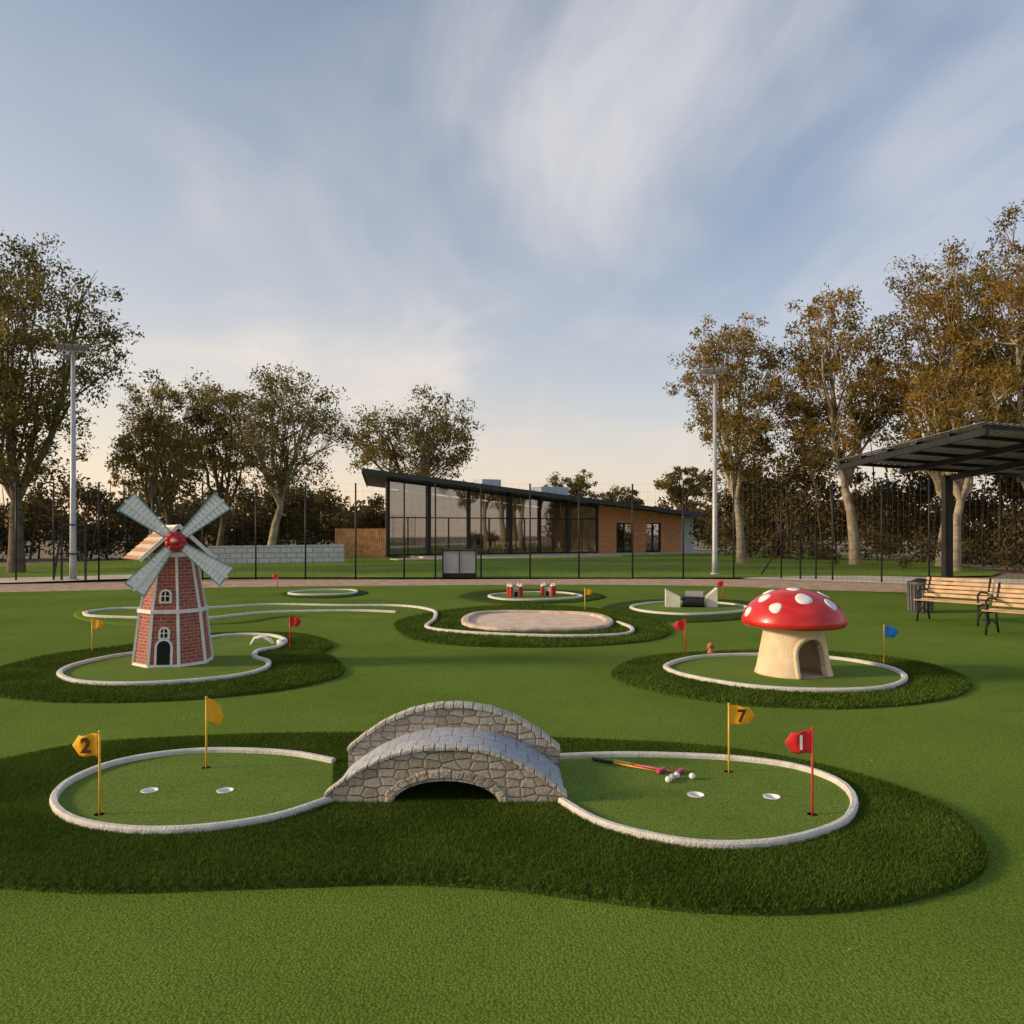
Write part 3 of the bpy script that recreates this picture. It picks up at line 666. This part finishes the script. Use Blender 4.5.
# ---------------------------------------------------------------- fence
fn=empty('wire_mesh_fence'); b=B(); wi=B()
fx=[(-26,26),(-22.5,27.5),(-18.6,30),(-17.3,30.2),(-15.7,30.4),(-13.7,30.5),(-11.8,30.5),(-9.8,30.6),(-7.9,30.6),(-6.0,30.7),(-4.15,30.8),(-2.95,30.8),(-1.2,31),(.7,31),(2.6,31.1),(4.7,31.2),(6.7,31.3),(8.7,31.4)]
fr_=[(8.7,31.4),(10.5,31.2),(12.1,30.2),(13.4,29.0),(14.7,28.2),(17.5,27),(20.5,25.5),(24,24)]
FH=3.7
for lst in (fx,fr_):
    rw=.0022 if lst is fx else .0045; stp=.3 if lst is fx else .18
    for i,(x,y) in enumerate(lst):
        if not (lst is fr_ and i==0): b.tube([(x,y,0),(x,y,FH)],.033,8)
        if i: 
            x0,y0=lst[i-1]; L_=math.hypot(x-x0,y-y0)
            for k in range(int((FH-.1)/stp)+1): wi.tube([(x0,y0,.08+k*stp),(x,y,.08+k*stp)],rw,3,False)
            for k in range(1,int(L_/stp)):
                t=k*stp/L_; wi.tube([(x0+(x-x0)*t,y0+(y-y0)*t,.05),(x0+(x-x0)*t,y0+(y-y0)*t,FH-.05)],rw,3,False)
b.out('fence_posts',M_black,fn,True); wi.out('wire_mesh',M_black,fn)
g=B(); X,Y=-16.1,30.2
for p,q in [((X,Y,0),(X,Y,2.1)),((X-.9,Y,0),(X-.9,Y,2.1)),((X-.9,Y,2.1),(X,Y,2.1)),((X-.9,Y,1.0),(X,Y,1.0)),((X-1.2,Y,.1),(X-.9,Y,1.9))]: g.bar(p,q,.06)
g.out('fence_gate',M_black)
g=B(); X,Y=10.2,30.8
for p,q in [((X+.0,Y,1.1),(X+.8,Y,2.0)),((X+.9,Y,1.2),(X+.9,Y,2.1)),((X+1.5,Y,1.2),(X+1.5,Y,2.1)),((X+.9,Y,2.1),(X+1.5,Y,2.1)),((X+.9,Y,1.2),(X+1.5,Y,1.2)),((X+.9,Y,0),(X+.9,Y,1.2)),((X-.6,Y,0.2),(X+.2,Y,1.4)),((X+1.5,Y,0),(X+1.5,Y,1.2))]: g.bar(p,q,.055)
g.out('fence_brace_frame',M_black)

# ---------------------------------------------------------------- building
ang=math.atan2(12,24); BL=26.83
bd=empty('modern_pavilion_building',(-8.5,54,0),ang)
def hr(u): return 5.5+(2.95-5.5)*u/BL
DEP=9
B().box((BL/2+1.5,DEP/2-.6,.06),(BL-1,DEP+2.4,.12)).out('floor_slab',M_path,bd)
M_int=mat('interior_wall',(.66,.54,.41),.9,.2,1)
uG=16.9
def slopewall(b,u0,u1,y0,y1,zb,off=0):
    v=[(u0,y0,zb),(u1,y0,zb),(u1,y1,zb),(u0,y1,zb),(u0,y0,hr(u0)-off),(u1,y0,hr(u1)-off),(u1,y1,hr(u1)-off),(u0,y1,hr(u0)-off)]
    b.add(v,[(0,3,2,1),(4,5,6,7),(0,1,5,4),(1,2,6,5),(2,3,7,6),(3,0,4,7)])
b=B(); slopewall(b,3.0,BL-1,DEP-.25,DEP,.12,.1)
b.out('back_wall',M_int,bd)
b=B(); slopewall(b,uG+.2,uG+.4,.4,DEP-.3,.12,.1); b.out('partition_wall',M_int,bd)
b=B(); u0,u1=uG,24.9; w=[(18.6,20.2,.2,2.45),(21.4,22.9,.2,2.45)]
slopewall(b,u0,w[0][0],0,.3,.0,.05); slopewall(b,w[0][1],w[1][0],0,.3,.0,.05); slopewall(b,w[1][1],u1,0,.3,0,.05)
for a_,c_,z0,z1 in w: slopewall(b,a_,c_,0,.3,z1,.05)
b.out('brick_front_wall',M_brickB,bd,False,True)
b=B(); slopewall(b,u1-.0,26.2,.05,DEP-.3,0,.05); b.out('rendered_end_wall',mat('render_white',(.5,.5,.5),.8,.1,2),bd)
g=B(); f2=B()
for a_,c_,z0,z1 in w:
    g.box(((a_+c_)/2,.18,(z0+z1)/2),(c_-a_,.02,z1-z0))
    for p,q in [((a_+.04,.12,z0),(a_+.04,.12,z1)),((c_-.04,.12,z0),(c_-.04,.12,z1)),(((a_+c_)/2,.12,z0),((a_+c_)/2,.12,z1)),((a_,.12,z1-.04),(c_,.12,z1-.04)),((a_,.12,z0+.04),(c_,.12,z0+.04))]: f2.bar(p,q,.08)
cols=[0.1,3.05,6.1,9.35,11.8,14.2,uG-.12]
for i in range(len(cols)-1):
    a_,c_=cols[i],cols[i+1]
    tl=.02*((i*37%5)-2)
    g.add([(a_,.1,.15),(c_,.1+tl,.15),(c_,.1+tl,hr(c_)-.15),(a_,.1,hr(a_)-.15)],[(0,1,2,3)])
    f2.bar((a_,.04,2.75),(c_,.04,2.75),.08); f2.bar((a_,.04,.2),(c_,.04,.2),.12)
    f2.bar((a_,.04,hr(a_)-.2),(c_,.04,hr(c_)-.2),.12,.16)
    f2.bar(((a_+c_)/2,.04,.2),((a_+c_)/2,.04,2.75),.05)
for j,c_ in enumerate(cols): f2.bar((c_,-.05,.1),(c_,-.05,hr(c_)-.1),.24 if j in (0,1,3,5) else .14)
g.add([(.1,.2,.15),(2.9,DEP-.3,.15),(2.9,DEP-.3,hr(2.9)-.15),(.1,.2,hr(.1)-.15)],[(0,1,2,3)])
for yy in (2.2,4.4,6.6,DEP-.3): 
    uu=.1+2.8*(yy-.2)/(DEP-.5); f2.bar((uu,yy,.1),(uu,yy,hr(uu)-.1),.12)
f2.bar((.1,.2,2.75),(2.9,DEP-.3,2.75),.08)
g.out('window_glazing',M_glass,bd); f2.out('window_frames_and_columns',M_black,bd)
b=B(); u_a,u_b=-2.0,27.6; OF=-1.3; u_c=u_a+3.6
q=[(u_a,OF,hr(u_a)+.05),(u_b,OF,hr(u_b)+.05),(u_b,DEP+.8,hr(u_b)+.05),(u_c,DEP+.8,hr(u_c)+.05)]
quadbox(b,[Vector(p) for p in q],.14); b.out('roof',mat('roof_metal',(.20,.205,.21),.5,.15,1,metal=.3),bd)
b=B(); b.bar((u_a,OF-.04,hr(u_a)+.07),(u_b,OF-.04,hr(u_b)+.07),.06,.32); b.bar((u_a-.04,OF,hr(u_a)+.08),(u_c-.04,DEP+.8,hr(u_c)+.08),.06,.28)
for c_ in cols[1:]: b.bar((c_,OF+.05,hr(c_)-.02),(c_,DEP,hr(c_)-.02),.12,.14)
b.out('fascia_and_beams',mat('fascia_charcoal',(.06,.062,.065),.5),bd)
b=B(); b.box((10.3,6,hr(10.3)+.8),(1.7,1.6,1.2)); b.box((16,6,hr(16)+.85),(2.6,1.8,1.25)); bevel(b.out('rooftop_units',mat('hvac_pale',(.46,.52,.6),.5,.1,2,metal=.2),bd),.05)
b=B(); rr=random.Random(5)
for i in range(12):
    x=1.7+i*1.25; y=1.5+rr.random()*4; b.tube([(x,y,.12),(x,y,.85)],.05,6).lathe([(0,.9),(.45,.9),(.45,.85),(0,.85)],14,(x,y,0))
    for s_ in(-.7,.7): b.box((x+s_,y,.55),(.4,.4,.05)).box((x+s_*1.25,y,.8),(.05,.4,.5)).bar((x+s_,y,.12),(x+s_,y,.55),.05)
b.out('cafe_furniture',M_wood,bd)
B().box((13,DEP-2,.65),(6,.8,1.1)).box((6,DEP-.6,1.6),(3,.3,2.4)).out('counter_and_shelves',mat('counter_dark',(.12,.09,.07),.6),bd)
b=B().box((8,-3.2,.03),(17,1.6,.06)); b.out('terrace',M_path,bd)
tw=empty('timber_wall'); b=B(); mT=mat('orange_timber',(.54,.29,.14),.7,.3,3)
for i in range(26):
    t=i/26; b.box((-12.3+i*.145,55.9-.02*i,1.0),(.12,.06,2.0))
b.out('boards',mT,tw); B().box((-10.4,56.1,1.8),(3.8,.06,.1)).out('rail',M_black,tw)
bw=empty('block_garden_wall'); o=mk('blocks',[(-17,44.6,0),(-9.9,47,0),(-9.9,47,1.05),(-17,44.6,1.0),(-17,44.9,0),(-9.9,47.3,0),(-9.9,47.3,1.05),(-17,44.9,1.0)],[(0,1,2,3),(5,4,7,6),(3,2,6,7),(1,5,6,2),(4,0,3,7)],M_block,bw,False,True)
uc=empty('utility_cabinet',(-2.1,32.2,0)); bevel(B().box((0,0,.62),(1.35,.6,.9)).out('body',mat('cabinet_grey',(.36,.37,.38),.6,.1,3),uc),.02)
B().box((0,-.31,.62),(.03,.02,.86)).box((0,0,1.09),(1.45,.7,.05)).box((-.66,-.3,.6),(.05,.05,1.2)).box((.66,-.3,.6),(.05,.05,1.2)).box((0,0,.08),(1.3,.55,.16)).out('trim',M_black,uc)

# ---------------------------------------------------------------- trees
def leafcloud(C,Rr,n,size,squash=.75):
    k=len(C); tot=k*n
    idx=np.repeat(np.arange(k),n)
    d=rng.normal(size=(tot,3)); d/=np.linalg.norm(d,axis=1)[:,None]
    r=rng.random(tot)**.55
    p=C[idx]+d*(r*Rr[idx])[:,None]*np.array([1,1,squash])
    s=size*(.55+.9*rng.random(tot))
    a=rng.normal(size=(tot,3)); a[:,2]-=.5; a/=np.linalg.norm(a,axis=1)[:,None]
    b=np.cross(a,rng.normal(size=(tot,3))); b/=np.linalg.norm(b,axis=1)[:,None]+1e-9
    a=a*s[:,None]; b=b*(s*.5)[:,None]
    V=np.stack([p-a*.5,p+b*.5,p+a*.5,p-b*.5],1)
    return V.reshape(-1,3)
def tree(name,x,y,H,rx,z0,nc,lm,bm_,seed,lean=0,tr=.28,leaf=.165,nl=330,cr=.19,forkz=None,cx=0):
    R=random.Random(seed); e=empty(name,(x,y,0))
    zc=(H+z0)/2; rz=(H-z0)/2
    fork=Vector((lean*.5,0,forkz or z0*.75))
    cl=[]; tries=0; mind=rx*.36
    while len(cl)<nc and tries<4000:
        tries+=1
        p=Vector((R.uniform(-1,1),R.uniform(-1,1),R.uniform(-1,1))); 
        if p.length>1 or p.length<.35: continue
        wsc=.86+.24*math.sin(seed+math.atan2(p.z,p.x)*3)+ .1*math.sin(seed*2+math.atan2(p.z,p.x)*7)
        wsc=min(wsc,1.0)
        q=Vector((cx+p.x*rx*wsc*(1-.25*max(0,-p.z)),p.y*rx*wsc,zc+p.z*rz*(.88+.12*wsc)))
        if all((q-c).length>mind for c in cl): cl.append(q)
        elif tries%40==0: mind*=.93
    w=B()
    tp=[Vector((0,0,-.1)),Vector((lean*.08,0,fork.z*.35)),Vector((lean*.28,R.uniform(-.2,.2),fork.z*.7)),fork]
    w.tube(tp,[tr*1.25,tr,tr*.85,tr*.75],9,False)
    K=R.randint(4,6); seeds=R.sample(cl,min(K,len(cl))); G={i:[] for i in range(len(seeds))}
    for c in cl: G[min(range(len(seeds)),key=lambda i:Vector((seeds[i].x-c.x,seeds[i].y-c.y,(seeds[i].z-c.z)*.5)).length)].append(c)
    for i,cs in G.items():
        if not cs: continue
        m=sum(cs,Vector())/len(cs); top=m.lerp(max(cs,key=lambda c:c.z),.5)
        mid=fork.lerp(top,.5)+Vector((R.uniform(-.5,.5),R.uniform(-.5,.5),-.1*rz)); 
        limb=[]; 
        for k in range(9):
            t=k/8; limb.append(fork*(1-t)**2+mid*2*t*(1-t)+top*t*t+Vector((R.uniform(-.12,.12),R.uniform(-.12,.12),0))*(t>0))
        w.tube(limb,[tr*.55*(1-.8*k/8)+.02 for k in range(9)],7,False)
        for c in cs:
            k=R.randint(2,7); s=limb[k]
            if s.z>c.z+.3: s=limb[max(1,k-3)]
            md=s.lerp(c,.5)+Vector((R.uniform(-.3,.3),R.uniform(-.3,.3),R.uniform(-.1,.35)))
            br_=[s*(1-t)**2+md*2*t*(1-t)+c*t*t for t in (0,.25,.5,.75,1)]
            w.tube(br_,[tr*.22,tr*.17,tr*.13,tr*.09,.02],5,False)
            for j in range(4):
                dd=Vector((R.gauss(0,1),R.gauss(0,1),R.gauss(.3,.8))).normalized()*R.uniform(.5,1.1)*rx*cr*1.3
                w.tube([br_[3],br_[3].lerp(c+dd,.55)+Vector((0,0,.08)),c+dd],[tr*.08,.018,.008],4,False)
    w.out('trunk_and_limbs',bm_,e,True)
    C=[];Rr=[]
    for c in cl:
        for j in range(5):
            C.append((c.x+R.gauss(0,.5)*rx*cr*1.4,c.y+R.gauss(0,.5)*rx*cr*1.4,c.z+R.gauss(0,.45)*rx*cr*1.3)); Rr.append(rx*cr*R.uniform(.5,1.15))
    V=leafcloud(np.array(C),np.array(Rr),nl//5,leaf)
    fast('foliage',V,np.arange(len(V)).reshape(-1,4),lm,e)
    return e
T='eucalyptus_tree'
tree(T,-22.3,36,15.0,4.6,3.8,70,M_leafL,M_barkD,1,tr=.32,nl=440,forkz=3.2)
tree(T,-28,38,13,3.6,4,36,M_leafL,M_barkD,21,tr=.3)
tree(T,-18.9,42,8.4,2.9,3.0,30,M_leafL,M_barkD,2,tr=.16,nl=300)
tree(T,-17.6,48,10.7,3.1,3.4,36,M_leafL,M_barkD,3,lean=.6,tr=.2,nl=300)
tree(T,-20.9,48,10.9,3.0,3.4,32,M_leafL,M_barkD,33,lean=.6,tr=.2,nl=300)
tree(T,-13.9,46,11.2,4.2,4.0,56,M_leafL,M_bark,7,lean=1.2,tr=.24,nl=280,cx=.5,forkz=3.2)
tree(T,-8.3,70,13.2,6.0,5.2,54,M_leafL,M_barkD,5,tr=.34,leaf=.25,nl=260)
tree(T,6.2,88,8.0,3.2,4.5,20,M_leafL,M_barkD,6,leaf=.25,nl=260)
tree(T,12.5,92,6.8,3.4,4,20,M_leafL,M_barkD,61,leaf=.25,nl=260)
tree(T,17,78,8.0,2.8,4,24,M_leafL,M_barkD,62,leaf=.24,nl=280)
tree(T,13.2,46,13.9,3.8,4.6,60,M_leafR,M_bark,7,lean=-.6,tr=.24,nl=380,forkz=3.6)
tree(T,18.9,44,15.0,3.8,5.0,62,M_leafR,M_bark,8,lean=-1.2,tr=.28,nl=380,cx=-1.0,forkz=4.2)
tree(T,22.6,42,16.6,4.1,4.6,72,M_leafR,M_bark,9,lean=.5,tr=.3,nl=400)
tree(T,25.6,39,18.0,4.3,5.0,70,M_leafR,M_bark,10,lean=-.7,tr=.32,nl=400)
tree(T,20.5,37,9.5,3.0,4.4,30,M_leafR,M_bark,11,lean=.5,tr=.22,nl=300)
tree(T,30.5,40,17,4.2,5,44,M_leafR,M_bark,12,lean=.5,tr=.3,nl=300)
def belt(name,pts,h,n,lm,rad=(.7,1.5),leaf=.25,nl=190,depth=6,trunks=0):
    e=empty(name); C=[];Rr=[]; P=np.array(pts,float)
    s=np.r_[0,np.cumsum(np.hypot(*np.diff(P,axis=0).T))]
    w=B()
    for i in range(n):
        t=rng.random()*s[-1]; x=np.interp(t,s,P[:,0]); y=np.interp(t,s,P[:,1])+rng.random()*depth
        hh=h*(.72+.28*math.sin(x*.9)*math.cos(x*.37+2))*(.85+.3*rng.random())
        C.append((x,y,.3+rng.random()*hh)); Rr.append(rng.uniform(*rad))
    V=leafcloud(np.array(C),np.array(Rr),nl,leaf,.85); fast('foliage_mass',V,np.arange(len(V)).reshape(-1,4),lm,e)
    for i in range(trunks):
        t=rng.random()*s[-1]; x=np.interp(t,s,P[:,0]); y=np.interp(t,s,P[:,1])+rng.random()*3; l=rng.normal()*.7; hh=h*rng.uniform(.6,1.05); r_=rng.uniform(.04,.1)
        w.tube([(x,y,0),(x+l*.3,y,hh*.4),(x+l*.6,y+l*.2,hh*.75),(x+l,y,hh)],[r_,r_*.8,r_*.6,r_*.3],6)
    if trunks: w.out('thin_trunks',M_barkD,e,True)
belt('background_trees',[(-60,44),(-30,50),(-20,54),(-10,60)],5.2,400,M_leafB,trunks=30,nl=200)
belt('background_trees',[(-10,78),(5,96),(18,100)],5.0,150,M_leafB,(1,2),.35,120,8)
belt('background_trees',[(14.5,56),(20,50),(30,42),(50,34)],8.0,500,M_leafB,trunks=26,nl=200)
belt('background_trees',[(-160,130),(-60,150),(0,170),(60,150),(150,120)],8,300,M_leafB,(3,5),1.2,150,20)
belt('hedge_row',[(16,40),(24,36),(34,30)],1.2,70,M_leafB,(.4,.8),.16,120,2)

# ---------------------------------------------------------------- light
SEL=math.radians(17); SAZ=math.radians(-97)
sd=Vector((math.sin(SAZ)*math.cos(SEL),math.cos(SAZ)*math.cos(SEL),math.sin(SEL)))
sl=bpy.data.lights.new('sun','SUN'); sl.energy=4.2; sl.angle=math.radians(8); sl.color=(1,.76,.48)
so=bpy.data.objects.new('sun',sl); COL.objects.link(so); so.rotation_euler=sd.to_track_quat('Z','Y').to_euler()
wd_=bpy.data.worlds.new('World'); scene.world=wd_; wd_.use_nodes=True; nt=wd_.node_tree; L=nt.links.new
bg=nt.nodes['Background']
sky=N(nt,'ShaderNodeTexSky',sky_type='NISHITA'); sky.sun_disc=False; sky.sun_elevation=SEL; sky.sun_rotation=SAZ
sky.air_density=1.0; sky.dust_density=.6; sky.ozone_density=2.5
tc=N(nt,'ShaderNodeTexCoord'); nv_=N(nt,'ShaderNodeVectorMath',operation='NORMALIZE'); L(tc.outputs['Generated'],nv_.inputs[0])
sx=N(nt,'ShaderNodeSeparateXYZ'); L(nv_.outputs[0],sx.inputs[0])
def MA(op,a,b=None,c=None,clamp=False):
    n=N(nt,'ShaderNodeMath',operation=op); n.use_clamp=clamp
    for i,v in enumerate((a,b,c)):
        if v is None: continue
        if isinstance(v,(int,float)): n.inputs[i].default_value=v
        else: L(v,n.inputs[i])
    return n.outputs[0]
zp=MA('MAXIMUM',sx.outputs[2],0)
zz=MA('ADD',zp,.16)
px=MA('DIVIDE',sx.outputs[0],zz); py=MA('DIVIDE',sx.outputs[1],zz)
cv=N(nt,'ShaderNodeCombineXYZ'); L(px,cv.inputs[0]); L(py,cv.inputs[1])
wn=N(nt,'ShaderNodeTexNoise'); wn.inputs['Scale'].default_value=.5; wn.inputs['Detail'].default_value=2; L(cv.outputs[0],wn.inputs['Vector'])
ws=N(nt,'ShaderNodeVectorMath',operation='SCALE'); L(wn.outputs['Color'],ws.inputs[0]); ws.inputs['Scale'].default_value=1.2
wa=N(nt,'ShaderNodeVectorMath',operation='ADD'); L(cv.outputs[0],wa.inputs[0]); L(ws.outputs[0],wa.inputs[1])
def cl_layer(scale,rot,loc,ns,rough,f0,f1,det):
    mp=N(nt,'ShaderNodeMapping'); L(wa.outputs[0],mp.inputs[0]); mp.inputs['Scale'].default_value=(*scale,1); mp.inputs['Rotation'].default_value=(0,0,math.radians(rot)); mp.inputs['Location'].default_value=(*loc,0)
    c1=N(nt,'ShaderNodeTexNoise'); c1.inputs['Scale'].default_value=ns; c1.inputs['Detail'].default_value=det; c1.inputs['Roughness'].default_value=rough; L(mp.outputs[0],c1.inputs['Vector'])
    mr=N(nt,'ShaderNodeMapRange',interpolation_type='SMOOTHSTEP'); mr.inputs['From Min'].default_value=f0; mr.inputs['From Max'].default_value=f1; L(c1.outputs[0],mr.inputs[0])
    return mr.outputs[0]
la=cl_layer((1.1,.7),-30,(4.3,2.1),1.1,.5,.40,.66,4)
lb=cl_layer((2.2,.6),14,(1.3,5.1),1.0,.6,.34,.72,7)
dt=N(nt,'ShaderNodeVectorMath',operation='DOT_PRODUCT'); L(nv_.outputs[0],dt.inputs[0]); dt.inputs[1].default_value=(math.sin(SAZ),math.cos(SAZ),0)
tt=MA('MULTIPLY_ADD',dt.outputs['Value'],.5,.5,clamp=True)
cm=MA('MULTIPLY',MA('MULTIPLY',la,MA('MULTIPLY_ADD',lb,.7,.3)),MA('MULTIPLY_ADD',tt,.7,.55),clamp=True)
hz=MA('MULTIPLY',MA('EXPONENT',MA('MULTIPLY',zp,-4.6)),.92)
glow=MA('MULTIPLY',MA('POWER',tt,1.8),MA('MULTIPLY',MA('EXPONENT',MA('MULTIPLY',zp,-1.7)),.95))
inv=MA('MULTIPLY',MA('SUBTRACT',1.0,hz),MA('MULTIPLY',MA('SUBTRACT',1.0,glow,clamp=True),MA('SUBTRACT',1.0,MA('MULTIPLY',cm,.85))))
fac=MA('SUBTRACT',1.0,inv,clamp=True)
ccol=N(nt,'ShaderNodeMix',data_type='RGBA'); L(tt,ccol.inputs[0]); ccol.inputs[6].default_value=(.72,.76,.86,1); ccol.inputs[7].default_value=(.98,.91,.80,1)
hcol=N(nt,'ShaderNodeMix',data_type='RGBA'); L(MA('EXPONENT',MA('MULTIPLY',zp,-5.5)),hcol.inputs[0]); L(ccol.outputs[2],hcol.inputs[6]); 
wc=N(nt,'ShaderNodeMix',data_type='RGBA'); L(tt,wc.inputs[0]); wc.inputs[6].default_value=(.80,.60,.47,1); wc.inputs[7].default_value=(1.25,.90,.52,1); L(wc.outputs[2],hcol.inputs[7])
sv=N(nt,'ShaderNodeVectorMath',operation='SCALE'); L(sky.outputs[0],sv.inputs[0]); sv.inputs['Scale'].default_value=.15
mx=N(nt,'ShaderNodeMix',data_type='RGBA'); L(fac,mx.inputs[0]); L(sv.outputs[0],mx.inputs[6]); L(hcol.outputs[2],mx.inputs[7])
L(mx.outputs[2],bg.inputs[0]); bg.inputs[1].default_value=1.0
try: wd_.cycles.sampling_method='MANUAL'; wd_.cycles.sample_map_resolution=256
except Exception: pass

# ---------------------------------------------------------------- camera
cam=bpy.data.cameras.new('camera'); co=bpy.data.objects.new('camera',cam); COL.objects.link(co)
co.location=(0,0,1.9); co.rotation_euler=(math.pi/2,0,0); cam.lens=28.125; cam.sensor_width=36; cam.shift_y=.0176; cam.clip_end=4000
scene.camera=co
scene.view_settings.view_transform='Standard'; scene.view_settings.look='None'; scene.view_settings.exposure=0
